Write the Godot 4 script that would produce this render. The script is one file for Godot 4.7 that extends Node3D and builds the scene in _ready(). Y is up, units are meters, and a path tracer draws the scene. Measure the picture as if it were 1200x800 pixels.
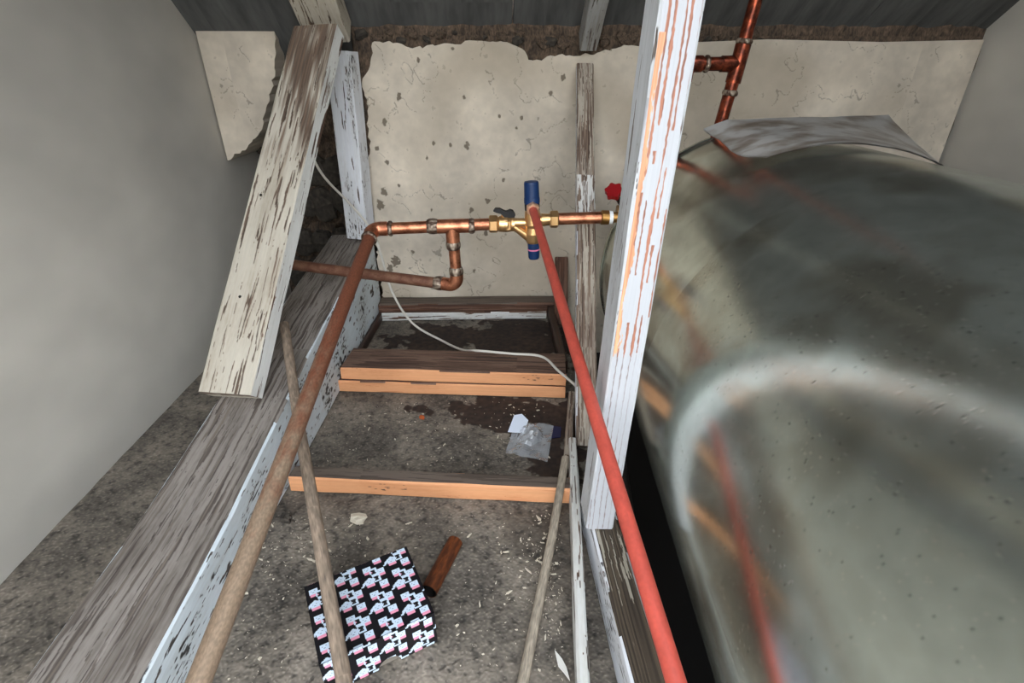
extends Node3D
# A tank cupboard under a lean-to roof: plastered back wall, white painted frames left and right,
# copper pipework with a regulating valve, a galvanised tank on the right. Units are metres.

var used := {}
var M := {}

# ------------------------------------------------------------------ naming
func numbered(called: String) -> String:
	if not used.has(called):
		used[called] = 0
		return called
	used[called] += 1
	return "%s_%03d" % [called, used[called]]

func thing(called: String, label: String, category: String, at := Vector3.ZERO, group := "") -> Node3D:
	var o := Node3D.new()
	o.name = numbered(called)
	add_child(o)
	o.position = at
	tag(o, label, category, group)
	return o

func tag(o: Node, label: String, category: String, group := "") -> void:
	o.set_meta("label", label)
	o.set_meta("category", category)
	if group != "":
		o.set_meta("group", group)

func structure(called: String, label: String, category: String) -> Node3D:
	var o := thing(called, label, category)
	o.set_meta("kind", "structure")
	return o

func put(called: String, mesh: Mesh, parent: Node3D, mat: Material = null, label := "") -> MeshInstance3D:
	var o := MeshInstance3D.new()
	o.name = numbered(called) if parent == self else called
	o.mesh = mesh
	if mat:
		o.material_override = mat
	parent.add_child(o, true)
	if label != "":
		o.set_meta("label", label)
	return o

# ------------------------------------------------------------------ mesh helpers
func tri(st: SurfaceTool, a: Vector3, b: Vector3, c: Vector3, ua: Vector2, ub: Vector2, uc: Vector2, hint: Vector3) -> void:
	if (a - c).cross(a - b).dot(hint) < 0.0:
		var t := b; b = c; c = t
		var u := ub; ub = uc; uc = u
	st.set_uv(ua); st.add_vertex(a)
	st.set_uv(ub); st.add_vertex(b)
	st.set_uv(uc); st.add_vertex(c)

func quad(st: SurfaceTool, a: Vector3, b: Vector3, c: Vector3, d: Vector3, ua: Vector2, ub: Vector2, uc: Vector2, ud: Vector2, hint: Vector3) -> void:
	tri(st, a, b, c, ua, ub, uc, hint)
	tri(st, a, c, d, ua, uc, ud, hint)

func flat() -> SurfaceTool:
	var st := SurfaceTool.new()
	st.begin(Mesh.PRIMITIVE_TRIANGLES)
	st.set_smooth_group(-1)
	return st

func done(st: SurfaceTool) -> ArrayMesh:
	st.generate_normals()
	st.index()
	st.generate_tangents()
	return st.commit()

# chamfered timber through rings; a ring is [centre, X half-vector, Y half-vector]; faces whose normal leans to «special_dir» go to a second surface
func loft(rings: Array, mat: Material, special: Material = null, special_dir := Vector3.UP, seed_no := 1, chamfer := 0.0025, rough_edge := 0.0006) -> ArrayMesh:
	var rng := RandomNumberGenerator.new()
	rng.seed = seed_no
	var s0 := flat()
	var s1 := flat()
	var n_special := 0
	var fine := []
	for i in rings.size() - 1:
		var seglen: float = (rings[i + 1][0] - rings[i][0]).length()
		var n := maxi(1, int(seglen / 0.05))
		for j in n:
			var t := float(j) / n
			fine.append([rings[i][0].lerp(rings[i + 1][0], t), rings[i][1].lerp(rings[i + 1][1], t), rings[i][2].lerp(rings[i + 1][2], t)])
	fine.append(rings[-1])
	var pts := []
	var along := []
	var acc := 0.0
	for i in fine.size():
		var r = fine[i]
		if i > 0:
			acc += (r[0] - fine[i - 1][0]).length()
		along.append(acc)
		var x: Vector3 = r[1]
		var y: Vector3 = r[2]
		var cx := x.normalized() * chamfer
		var cy := y.normalized() * chamfer
		var ring := [r[0] - x + cx - y, r[0] + x - cx - y, r[0] + x - y + cy, r[0] + x + y - cy, r[0] + x - cx + y, r[0] - x + cx + y, r[0] - x + y - cy, r[0] - x - y + cy]
		for k in 8:
			ring[k] += Vector3(rng.randf_range(-1, 1), rng.randf_range(-1, 1), rng.randf_range(-1, 1)) * rough_edge
		pts.append(ring)
	var off := Vector2(rng.randf(), rng.randf()) if seed_no > 0 else Vector2.ZERO
	var per := [0.0]
	for k in 8:
		per.append(per[-1] + (pts[0][(k + 1) % 8] - pts[0][k]).length())
	for i in fine.size() - 1:
		for k in 8:
			var k2 := (k + 1) % 8
			var a: Vector3 = pts[i][k]; var b: Vector3 = pts[i][k2]; var c: Vector3 = pts[i + 1][k2]; var d: Vector3 = pts[i + 1][k]
			var hint: Vector3 = (a + b + c + d) * 0.25 - (fine[i][0] + fine[i + 1][0]) * 0.5
			var axis: Vector3 = (fine[i + 1][0] - fine[i][0]).normalized()
			hint -= axis * hint.dot(axis)
			var nrm := (b - a).cross(d - a).normalized()
			if nrm.dot(hint) < 0: nrm = -nrm
			var st := s0
			if special and nrm.dot(special_dir) > 0.8:
				st = s1
				n_special += 1
			var u0: float = per[k] / 0.15 + off.x
			var u1: float = per[k + 1] / 0.15 + off.x
			var v0: float = along[i] / 0.8 + off.y
			var v1: float = along[i + 1] / 0.8 + off.y
			quad(st, a, b, c, d, Vector2(u0, v0), Vector2(u1, v0), Vector2(u1, v1), Vector2(u0, v1), nrm)
	for e in 2:
		var ring: Array = pts[0] if e == 0 else pts[-1]
		var c: Vector3 = fine[0][0] if e == 0 else fine[-1][0]
		var hint: Vector3 = (fine[0][0] - fine[1][0]) if e == 0 else (fine[-1][0] - fine[-2][0])
		for k in 8:
			var pa: Vector3 = ring[k]; var pb: Vector3 = ring[(k + 1) % 8]
			var X: Vector3 = fine[0][1].normalized(); var Y: Vector3 = fine[0][2].normalized()
			tri(s0, c, pa, pb, Vector2(off.x, off.y), Vector2((pa - c).dot(X) / 0.15 + off.x, (pa - c).dot(Y) / 0.8 + off.y), Vector2((pb - c).dot(X) / 0.15 + off.x, (pb - c).dot(Y) / 0.8 + off.y), hint)
	s0.set_material(mat)
	var m := done(s0)
	if n_special > 0:
		s1.set_material(special)
		s1.generate_normals(); s1.index(); s1.generate_tangents()
		m = s1.commit(m)
	return m

func bar(p0: Vector3, p1: Vector3, w: float, t: float, side: Vector3, mat: Material, special: Material = null, special_dir := Vector3.UP, seed_no := 1, chamfer := 0.0025) -> ArrayMesh:
	var axis := (p1 - p0).normalized()
	var x := (side - axis * side.dot(axis)).normalized()
	var y := axis.cross(x).normalized()
	return loft([[p0, x * w * 0.5, y * t * 0.5], [p1, x * w * 0.5, y * t * 0.5]], mat, special, special_dir, seed_no, chamfer)

# tube through points; radii may be one value or a list (one per point)
func tube(points: Array, radius, seg := 20, caps := true) -> ArrayMesh:
	var st := SurfaceTool.new()
	st.begin(Mesh.PRIMITIVE_TRIANGLES)
	add_tube(st, points, radius, seg, caps)
	st.index()
	st.generate_tangents()
	return st.commit()

func add_tube(st: SurfaceTool, points: Array, radius, seg := 20, caps := true) -> void:
	var n := points.size()
	var ref := Vector3.UP
	var t0: Vector3 = (points[1] - points[0]).normalized()
	if absf(t0.dot(ref)) > 0.9: ref = Vector3.RIGHT
	var x := (ref - t0 * ref.dot(t0)).normalized()
	var rings := []
	var norms := []
	var length := [0.0]
	for i in n:
		var t: Vector3
		if i == 0: t = points[1] - points[0]
		elif i == n - 1: t = points[i] - points[i - 1]
		else: t = (points[i + 1] - points[i]).normalized() + (points[i] - points[i - 1]).normalized()
		t = t.normalized()
		x = (x - t * x.dot(t)).normalized()
		var y := t.cross(x)
		var r: float = radius[i] if radius is Array else radius
		var ring := []; var nr := []
		for k in seg + 1:
			var an := TAU * k / seg
			var d := x * cos(an) + y * sin(an)
			ring.append(points[i] + d * r); nr.append(d)
		rings.append(ring); norms.append(nr)
		if i > 0: length.append(length[-1] + (points[i] - points[i - 1]).length())
	for i in n - 1:
		for k in seg:
			var idx := [[i, k], [i + 1, k + 1], [i, k + 1], [i, k], [i + 1, k], [i + 1, k + 1]]
			for q in idx:
				st.set_normal(norms[q[0]][q[1]])
				st.set_uv(Vector2(float(q[1]) / seg, length[q[0]] / 0.2))
				st.add_vertex(rings[q[0]][q[1]])
	if caps:
		for e in 2:
			var i := 0 if e == 0 else n - 1
			var nm: Vector3 = (points[0] - points[1]).normalized() if e == 0 else (points[n - 1] - points[n - 2]).normalized()
			for k in seg:
				var a: Vector3 = rings[i][k]; var b: Vector3 = rings[i][k + 1]
				if e == 1: var tt := a; a = b; b = tt
				for v in [points[i], a, b]:
					st.set_normal(nm); st.set_uv(Vector2(0.5, 0.5)); st.add_vertex(v)

# turned profile along an axis: profile of [distance, radius]; sides < 12 gives a nut
func turned(from: Vector3, axis: Vector3, profile: Array, sides := 24) -> ArrayMesh:
	var st := flat()
	axis = axis.normalized()
	var ref := Vector3.UP if absf(axis.y) < 0.9 else Vector3.RIGHT
	var x := (ref - axis * ref.dot(axis)).normalized()
	var y := axis.cross(x)
	if sides >= 12: st.set_smooth_group(0)
	for i in profile.size() - 1:
		var p = profile[i]; var q = profile[i + 1]
		if sides >= 12: st.set_smooth_group(i)
		for k in sides:
			var a0 := TAU * k / sides; var a1 := TAU * (k + 1) / sides
			var d0 := x * cos(a0) + y * sin(a0); var d1 := x * cos(a1) + y * sin(a1)
			var A: Vector3 = from + axis * p[0] + d0 * p[1]; var B: Vector3 = from + axis * p[0] + d1 * p[1]
			var C: Vector3 = from + axis * q[0] + d1 * q[1]; var D: Vector3 = from + axis * q[0] + d0 * q[1]
			var slope: Vector3 = axis * (p[1] - q[1])
			var hint: Vector3 = (d0 + d1) * absf(q[0] - p[0]) + slope * 2.0
			var u0 := float(k) / sides; var u1 := float(k + 1) / sides
			if p[1] > 1e-5: tri(st, A, B, C, Vector2(u0, p[0] / 0.2), Vector2(u1, p[0] / 0.2), Vector2(u1, q[0] / 0.2), hint)
			if q[1] > 1e-5: tri(st, A, C, D, Vector2(u0, p[0] / 0.2), Vector2(u1, q[0] / 0.2), Vector2(u0, q[0] / 0.2), hint)
	return done(st)

func arc(a: Vector3, corner: Vector3, b: Vector3, r: float, n := 10) -> Array:
	var d0 := (a - corner).normalized(); var d1 := (b - corner).normalized()
	var half := acos(clampf(d0.dot(d1), -1, 1)) * 0.5
	var tl := r / tan(half)
	var c := corner + (d0 + d1).normalized() * (r / sin(half))
	var s := corner + d0 * tl - c; var e := corner + d1 * tl - c
	var out := []
	for i in n + 1:
		out.append(c + s.slerp(e, float(i) / n))
	return out

func curve(points: Array, per := 8) -> Array:
	var out := []
	for i in points.size() - 1:
		var p0: Vector3 = points[maxi(i - 1, 0)]; var p3: Vector3 = points[mini(i + 2, points.size() - 1)]
		for j in per:
			out.append(points[i].cubic_interpolate(points[i + 1], p0, p3, float(j) / per))
	out.append(points[-1])
	return out

# flat outline (x, y) extruded from z0 (front) to z1 (back), in the frame of the basis
func extruded(outline: PackedVector2Array, z0: float, z1: float, uvscale: Vector2, uvoff := Vector2.ZERO) -> ArrayMesh:
	var st := flat()
	var ids := Geometry2D.triangulate_polygon(outline)
	for e in 2:
		var z := z0 if e == 0 else z1
		var hint := Vector3(0, 0, signf(z0 - z1)) * (1 if e == 0 else -1)
		for i in range(0, ids.size(), 3):
			var a := outline[ids[i]]; var b := outline[ids[i + 1]]; var c := outline[ids[i + 2]]
			tri(st, Vector3(a.x, a.y, z), Vector3(b.x, b.y, z), Vector3(c.x, c.y, z), a * uvscale + uvoff, b * uvscale + uvoff, c * uvscale + uvoff, hint)
	var cw := Geometry2D.is_polygon_clockwise(outline)
	for i in outline.size():
		var a := outline[i]; var b := outline[(i + 1) % outline.size()]
		var d := (b - a).normalized()
		var nrm := Vector2(d.y, -d.x) if not cw else Vector2(-d.y, d.x)
		quad(st, Vector3(a.x, a.y, z0), Vector3(b.x, b.y, z0), Vector3(b.x, b.y, z1), Vector3(a.x, a.y, z1), a * uvscale + uvoff, b * uvscale + uvoff, b * uvscale + uvoff, a * uvscale + uvoff, Vector3(nrm.x, nrm.y, 0))
	return done(st)

func lump(rng: RandomNumberGenerator, size: Vector3, rings := 5, seg := 8, rough := 0.22) -> ArrayMesh:
	var st := flat()
	var p := []
	for i in rings + 1:
		var row := []
		for k in seg:
			var la := PI * i / rings - PI / 2; var lo := TAU * k / seg
			var d := Vector3(cos(la) * cos(lo), sin(la), cos(la) * sin(lo))
			d = Vector3(signf(d.x) * pow(absf(d.x), 0.7), signf(d.y) * pow(absf(d.y), 0.7), signf(d.z) * pow(absf(d.z), 0.7))
			if i == 0 or i == rings: d = Vector3(0, signf(la), 0)
			row.append(d * size * 0.5 * (1.0 + rng.randf_range(-rough, rough)))
		p.append(row)
	for i in rings:
		for k in seg:
			var a: Vector3 = p[i][k]; var b: Vector3 = p[i][(k + 1) % seg]; var c: Vector3 = p[i + 1][(k + 1) % seg]; var d: Vector3 = p[i + 1][k]
			quad(st, a, b, c, d, Vector2(a.x, a.y) * 4, Vector2(b.x, b.y) * 4, Vector2(c.x, c.y) * 4, Vector2(d.x, d.y) * 4, (a + b + c + d) + Vector3(0, 1e-5, 0))
	return done(st)

# ------------------------------------------------------------------ textures
func noise(seed_no: int, freq := 1.0, octaves := 3, kind := FastNoiseLite.TYPE_SIMPLEX_SMOOTH) -> FastNoiseLite:
	var n := FastNoiseLite.new()
	n.seed = seed_no
	n.noise_type = kind
	n.frequency = freq
	n.fractal_type = FastNoiseLite.FRACTAL_FBM if octaves > 1 else FastNoiseLite.FRACTAL_NONE
	n.fractal_octaves = octaves
	return n

func paint(w: int, h: int, fn: Callable) -> Image:
	var b := PackedByteArray()
	b.resize(w * h * 3)
	var i := 0
	for y in h:
		for x in w:
			var c: Color = fn.call(x, y)
			b[i] = int(clampf(c.r, 0, 1) * 255.0)
			b[i + 1] = int(clampf(c.g, 0, 1) * 255.0)
			b[i + 2] = int(clampf(c.b, 0, 1) * 255.0)
			i += 3
	return Image.create_from_data(w, h, false, Image.FORMAT_RGB8, b)

func surface(img: Image, rough: float, bump := 0.0, metal := 0.0) -> StandardMaterial3D:
	var m := StandardMaterial3D.new()
	var copy: Image = img.duplicate()
	img.generate_mipmaps()
	m.albedo_texture = ImageTexture.create_from_image(img)
	m.roughness = rough
	m.metallic = metal
	if bump > 0.0:
		copy.convert(Image.FORMAT_RGBA8)
		copy.bump_map_to_normal_map(bump)
		copy.generate_mipmaps()
		m.normal_enabled = true
		m.normal_texture = ImageTexture.create_from_image(copy)
	return m

func plain(c: Color, rough := 0.6, metal := 0.0) -> StandardMaterial3D:
	var m := StandardMaterial3D.new()
	m.albedo_color = c
	m.roughness = rough
	m.metallic = metal
	return m

# painted / bare timber, grain along V; 0.15 m x 0.8 m per tile
func timber(seed_no: int, o: Dictionary) -> StandardMaterial3D:
	var W := 160; var H := 800
	var grain := noise(seed_no, 1.0, 3)
	var streak := noise(seed_no + 11, 1.0, 3)
	var big := noise(seed_no + 23, 1.0, 2)
	var spot := noise(seed_no + 37, 1.0, 2)
	var coat: Color = o.get("coat", Color.WHITE)
	var w1: Color = o.get("w1", Color(0.45, 0.33, 0.25)); var w2: Color = o.get("w2", Color(0.25, 0.18, 0.14))
	var cover: float = o.get("cover", 0.3)      # higher: more coat left
	var patch: float = o.get("patch", 0.3)
	var sx: float = o.get("sx", 0.055); var sy: float = o.get("sy", 0.004)
	var dirt: Color = o.get("dirt", Color(0.35, 0.30, 0.25)); var dirty: float = o.get("dirty", 0.0)
	var mould: float = o.get("mould", 9.0)
	var crack: float = o.get("crack", 0.0)
	var line: float = o.get("line", 0.0); var lvar: float = o.get("lvar", 0.15); var lx: float = o.get("lx", 0.07)
	var stain: Array = o.get("stain", [9.0, 10.0])   # metres along: dirt grows from the second to the first
	var stain_c: Color = o.get("stain_c", Color(0.30, 0.24, 0.19))
	var img := paint(W, H, func(x, y):
		var g := grain.get_noise_2d(x * 0.20, y * 0.0035)
		var wob: float = 2.2 * spot.get_noise_2d(x * 0.01 + 70.0, y * 0.012)
		var s := streak.get_noise_2d((x + wob) * sx, y * sy)
		var b := big.get_noise_2d(x * 0.014, y * 0.005)
		var p := spot.get_noise_2d(x * 0.16, y * 0.05)
		var wood := w2.lerp(w1, clampf(0.5 + 0.9 * g, 0, 1))
		var edge := s + cover + patch * b + 0.05 * p + 0.05 * g
		var m := smoothstep(-0.025, 0.025, edge)
		var lw: float = line + lvar * b
		if lw > 0.0:
			m = minf(m, smoothstep(lw * 0.6, lw * 1.2, absf(grain.get_noise_2d((x + wob) * lx + 40.0, y * 0.0022 + 9.0)) + 0.02 * p))
		var c := wood
		if m > 0.0:
			var ct := coat * (1.0 + 0.06 * g)
			if dirty > 0.0:
				ct = ct.lerp(dirt, clampf(dirty * (0.35 + 1.1 * b + 1.0 * g + 0.35 * p), 0, 0.85))
			if crack > 0.0 and absf(grain.get_noise_2d((x + wob) * 0.05, y * 0.0018 + 300.0)) < crack * (0.5 + b):
				ct = ct.lerp(w2, 0.7)
			c = wood.lerp(ct, m)
		var st: float = (y / 1000.0 - stain[1]) / (stain[0] - stain[1]) if stain[0] < 5.0 else 0.0
		if st > 0.0:
			c = c.lerp(stain_c * (1.0 + 0.5 * g), clampf((st * 1.1 + 1.1 * b + 1.0 * s + 0.6 * g) * smoothstep(0.0, 0.3, st), 0, 0.85))
		var mo := 0.9 * p + 0.9 * b + 0.6 * s + 0.5 * g
		if mo > mould:
			c = c.lerp(Color(0.12, 0.11, 0.10), clampf((mo - mould) * 5.0, 0, 0.8))
		return c)
	return surface(img, o.get("rough", 0.75), o.get("bump", 3.0))

func make_materials() -> void:
	var wh := Color(0.69, 0.695, 0.71)
	# front face of the big post: 37.5 mm x 0.8 m, v from the foot upwards; peeled streaks above, thin checks below
	var g1 := noise(701, 1.0, 3); var g2 := noise(702, 1.0, 2)
	M.post = surface(paint(128, 800, func(x, y):
		var g := g1.get_noise_2d(x * 0.10, y * 0.006); var b := g2.get_noise_2d(x * 0.02, y * 0.011)
		var e := g2.get_noise_2d(x * 0.12 + 50.0, y * 0.09)
		var c := wh * (1.0 + 0.03 * g)
		var bare := Color(0.66, 0.42, 0.32).lerp(Color(0.46, 0.29, 0.23), clampf(0.4 + g, 0, 1))
		var wob: float = 7.0 * g2.get_noise_2d(3.0, y * 0.006) + 2.5 * e
		var up: bool = y > 262 + 10.0 * e
		for k in 5:
			var at: float = [14.0, 40.0, 62.0, 86.0, 106.0][k] + wob + y * [0.01, -0.006, 0.008, -0.01, 0.004][k]
			var on: float = g2.get_noise_2d(k * 37.0, y * 0.008) + 0.25
			var half: float = (3.2 + 3.2 * g2.get_noise_2d(k * 11.0 + 400.0, y * 0.02)) if up else 1.5
			if on > 0.0 or not up:
				c = c.lerp(bare if up else Color(0.50, 0.44, 0.42), smoothstep(half + 1.2, half - 0.8, absf(x - at)) * (0.95 if up else clampf(0.4 + on, 0.0, 0.8)))
		if up and y < 560:
			var w: float = 15.0 + 16.0 * b + 5.0 * e
			c = c.lerp(Color(0.86, 0.66, 0.50).lerp(Color(0.72, 0.49, 0.36), clampf(0.5 + g, 0, 1)), smoothstep(w + 1.5, w - 1.5, float(x)))
		return c), 0.6, 3.0)
	M.post.uv1_scale = Vector3(4, 1, 1)
	M.post_side = timber(111, {"coat": Color(0.80, 0.81, 0.82), "w1": Color(0.50, 0.46, 0.43), "w2": Color(0.36, 0.33, 0.31), "cover": 0.55, "patch": 0.3, "line": 0.0, "lvar": 0.08, "dirty": 0.3, "dirt": Color(0.52, 0.52, 0.51)})
	M.plank = timber(121, {"coat": Color(0.76, 0.73, 0.67), "w1": Color(0.45, 0.37, 0.31), "w2": Color(0.27, 0.22, 0.18), "cover": 0.50, "patch": 0.36, "sx": 0.09, "sy": 0.0045, "line": 0.010, "lvar": 0.08, "lx": 0.035, "dirty": 0.35, "dirt": Color(0.56, 0.51, 0.44), "stain": [0.0, 0.34], "stain_c": Color(0.33, 0.26, 0.21)})
	M.plank_edge = timber(131, {"coat": Color(0.86, 0.86, 0.84), "cover": 0.5, "patch": 0.3, "dirty": 0.25, "dirt": Color(0.6, 0.58, 0.54)})
	M.white_old = timber(141, {"coat": Color(0.86, 0.87, 0.89), "w1": Color(0.42, 0.37, 0.33), "w2": Color(0.26, 0.22, 0.20), "cover": 0.58, "patch": 0.30, "sx": 0.08, "sy": 0.006, "line": -0.01, "lvar": 0.08, "dirty": 0.25, "dirt": Color(0.6, 0.58, 0.54), "mould": 0.85})
	M.mouldy = timber(151, {"coat": Color(0.84, 0.88, 0.90), "w1": Color(0.42, 0.38, 0.35), "w2": Color(0.20, 0.19, 0.18), "cover": 0.56, "patch": 0.40, "sx": 0.10, "sy": 0.018, "line": 0.0, "lvar": 0.06, "dirty": 0.25, "dirt": Color(0.55, 0.55, 0.53), "mould": 0.70})
	M.daub = timber(271, {"coat": Color(0.82, 0.81, 0.79), "w1": Color(0.55, 0.47, 0.40), "w2": Color(0.32, 0.25, 0.21), "cover": 0.25, "patch": 0.3, "sx": 0.1, "sy": 0.01, "line": 0.03, "lvar": 0.1, "lx": 0.1})
	M.plate_top = timber(161, {"coat": Color(0.56, 0.53, 0.50), "w1": Color(0.46, 0.42, 0.38), "w2": Color(0.28, 0.25, 0.23), "cover": 0.30, "patch": 0.5, "sx": 0.10, "sy": 0.004, "line": 0.03, "lvar": 0.15, "lx": 0.06, "dirty": 0.5, "dirt": Color(0.33, 0.30, 0.27)})
	M.brace = timber(171, {"coat": Color(0.70, 0.66, 0.60), "w1": Color(0.58, 0.50, 0.43), "w2": Color(0.30, 0.23, 0.19), "cover": 0.20, "patch": 0.5, "sx": 0.14, "sy": 0.003, "line": 0.07, "lvar": 0.2, "lx": 0.12, "bump": 5.0, "dirty": 0.5, "dirt": Color(0.42, 0.34, 0.29)})
	M.pine = timber(181, {"coat": Color(0.84, 0.60, 0.42), "w1": Color(0.84, 0.58, 0.40), "w2": Color(0.66, 0.41, 0.26), "cover": 0.6, "patch": 0.2, "dirty": 0.4, "dirt": Color(0.70, 0.46, 0.30), "bump": 1.0, "mould": 1.05})
	M.pine_top = timber(191, {"coat": Color(0.46, 0.36, 0.30), "w1": Color(0.42, 0.31, 0.25), "w2": Color(0.22, 0.15, 0.12), "cover": 0.15, "patch": 0.4, "sx": 0.09, "dirty": 0.4, "dirt": Color(0.25, 0.17, 0.13), "bump": 1.5})
	M.dusty_top = timber(201, {"coat": Color(0.40, 0.35, 0.31), "w1": Color(0.36, 0.31, 0.27), "w2": Color(0.27, 0.23, 0.20), "cover": 0.2, "patch": 0.4, "sx": 0.09, "bump": 1.5})
	M.wet = timber(211, {"coat": Color(0.20, 0.13, 0.10), "w1": Color(0.30, 0.17, 0.11), "w2": Color(0.12, 0.07, 0.06), "cover": 0.0, "patch": 0.4, "sx": 0.09, "rough": 0.45, "bump": 1.5})
	M.brown = timber(221, {"coat": Color(0.42, 0.31, 0.25), "w1": Color(0.40, 0.26, 0.18), "w2": Color(0.22, 0.14, 0.10), "cover": 0.0, "patch": 0.4, "sx": 0.09, "bump": 1.5})
	M.damp_top = timber(231, {"coat": Color(0.62, 0.59, 0.53), "w1": Color(0.36, 0.31, 0.25), "w2": Color(0.20, 0.165, 0.13), "cover": -0.34, "patch": 0.55, "sx": 0.14, "sy": 0.004, "bump": 4.0})
	M.rafter = timber(241, {"coat": Color(0.62, 0.62, 0.61), "w1": Color(0.35, 0.3, 0.27), "w2": Color(0.25, 0.2, 0.18), "cover": 0.4, "patch": 0.3, "dirty": 0.3})

	# plaster: beige, mottled, hair cracks, knocked-off spots; tile 1.6 m x 0.8 m from (-0.6, 0)
	var n1 := noise(7, 0.006, 4); var n2 := noise(8, 0.05, 3); var n3 := noise(9, 0.011, 3); var n4 := noise(10, 0.004, 2)
	var chips := [[-0.216, 0.544, 5], [-0.256, 0.489, 5], [-0.062, 0.436, 5.5], [-0.103, 0.437, 3], [-0.142, 0.441, 3], [-0.065, 0.542, 3], [0.018, 0.501, 2.5], [-0.275, 0.326, 7], [-0.26, 0.398, 4], [-0.237, 0.342, 3], [-0.266, 0.143, 9], [-0.282, 0.125, 8], [0.027, 0.355, 4], [-0.015, 0.302, 5], [-0.057, 0.279, 5], [-0.021, 0.218, 4.5], [-0.086, 0.641, 3], [-0.164, 0.619, 3], [0.167, 0.584, 4], [0.139, 0.549, 4], [-0.289, 0.294, 8], [0.071, 0.497, 3], [-0.161, 0.407, 2.5], [0.059, 0.475, 2], [-0.218, 0.169, 3.5], [-0.056, 0.114, 3.5], [0.105, 0.17, 5], [0.05, 0.24, 3], [-0.16, 0.28, 2.5], [0.35, 0.45, 3], [0.42, 0.52, 4], [-0.28, 0.43, 4]]
	var PW := 1024; var PH := 512
	var img := paint(PW, PH, func(x, y):
		var a := n1.get_noise_2d(x, y); var b := n2.get_noise_2d(x, y)
		var c := Color(0.80, 0.755, 0.685) * (1.0 + 0.16 * a + 0.05 * b)
		c = c.lerp(Color(0.67, 0.62, 0.545), clampf(n4.get_noise_2d(x + 300, y) * 1.6, 0, 0.6))
		var cr := absf(n3.get_noise_2d(x + 6 * b, y + 6 * b))
		if cr < 0.010 and n4.get_noise_2d(x, y + 500) > -0.05: c = c * 0.80
		if b > 0.6: c = c * 0.9
		return c)
	var crng := noise(19, 0.13, 2)
	for ch in chips:
		var cx: float = (ch[0] + 0.6) / 1.6 * PW; var cy: float = (0.8 - ch[1]) / 0.8 * PH
		var r: float = ch[2]
		for yy in range(int(cy - r * 2), int(cy + r * 2)):
			for xx in range(int(cx - r * 2), int(cx + r * 2)):
				if xx < 0 or yy < 0 or xx >= PW or yy >= PH: continue
				var d := Vector2((xx - cx) * 1.25, yy - cy).length() / r + 0.6 * crng.get_noise_2d(xx, yy)
				if d < 1.0:
					var old := img.get_pixel(xx, yy)
					img.set_pixel(xx, yy, old.lerp(Color(0.36, 0.32, 0.27), clampf((1.0 - d) * 4.0, 0, 0.75)))
	M.plaster = surface(img, 0.9, 2.0)
	# mortar / rubble
	var r1 := noise(41, 0.03, 4); var r2 := noise(42, 0.12, 3)
	M.mortar = surface(paint(512, 256, func(x, y):
		var a := r1.get_noise_2d(x, y); var b := r2.get_noise_2d(x, y)
		return Color(0.33, 0.275, 0.225) * (1.0 + 0.45 * a + 0.35 * b)), 0.95, 6.0)
	M.mortar.uv1_scale = Vector3(3, 3, 3)
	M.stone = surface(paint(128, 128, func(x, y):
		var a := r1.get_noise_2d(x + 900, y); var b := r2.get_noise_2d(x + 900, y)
		return Color(0.26, 0.235, 0.205) * (1.0 + 0.5 * a + 0.3 * b)), 0.95, 4.0)  # base darkened to put the shade of the left recess into the stones
	M.limewash = surface(paint(512, 512, func(x, y):
		var a := n1.get_noise_2d(x + 2000, y); var b := n2.get_noise_2d(x + 2000, y)
		return Color(0.74, 0.72, 0.68) * (1.0 + 0.16 * a + 0.06 * b)), 0.9, 2.0)
	M.roof = surface(paint(256, 256, func(x, y):
		var a := n1.get_noise_2d(x * 2 + 4000, y * 2); var b := n2.get_noise_2d(x + 4000, y)
		return Color(0.34, 0.34, 0.335) * (1.0 + 0.2 * a + 0.08 * b)), 0.9, 1.0)
	# floor: dusty concrete with damp patches; covers x -0.8..0.8, z -1.4..0.2
	var f1 := noise(61, 0.012, 4); var f2 := noise(62, 0.09, 3); var f3 := noise(63, 0.3, 2); var f4 := noise(64, 0.02, 4)
	# damp: [x, z, radius x, radius z]
	var damp := [[0.06, -0.83, 0.20, 0.055], [0.06, -1.13, 0.17, 0.13], [-0.14, -1.14, 0.12, 0.10], [0.13, -0.78, 0.05, 0.09], [0.065, -0.535, 0.06, 0.05, 0.4], [0.09, -0.47, 0.03, 0.10, 0.3], [0.10, -0.68, 0.05, 0.06]]
	var fimg := paint(1024, 1024, func(x, y):
		var a := f1.get_noise_2d(x, y); var b := f2.get_noise_2d(x, y); var g := f3.get_noise_2d(x, y)
		var c := Color(0.415, 0.385, 0.345) * (1.0 + 0.40 * a + 0.22 * b + 0.22 * g)
		if b < -0.40: c = c * 0.80
		if g > 0.52: c = c.lerp(Color(0.62, 0.58, 0.52), 0.5)
		var X: float = -0.8 + x / 640.0; var Z: float = -1.4 + y / 640.0
		var w := 0.0
		var e := f4.get_noise_2d(x, y) * 0.9
		for d in damp:
			var q := Vector2((X - d[0]) / d[2], (Z - d[1]) / d[3]).length() + e
			w = maxf(w, smoothstep(1.0, 0.92, q) if d.size() < 5 else d[4] * smoothstep(1.1, 0.5, q))
		var brown := Color(0.165, 0.115, 0.088) if Z < -0.6 else Color(0.21, 0.18, 0.15)
		return c.lerp(brown * (1.0 + 0.5 * b + 0.3 * a), w * 0.88))
	M.floor = surface(fimg, 0.85, 3.0)
	# galvanised steel
	var t1 := noise(81, 0.01, 4); var t2 := noise(82, 0.07, 3); var t3 := noise(83, 0.02, 2, FastNoiseLite.TYPE_CELLULAR); var t4 := noise(84, 0.25, 2)
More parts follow.
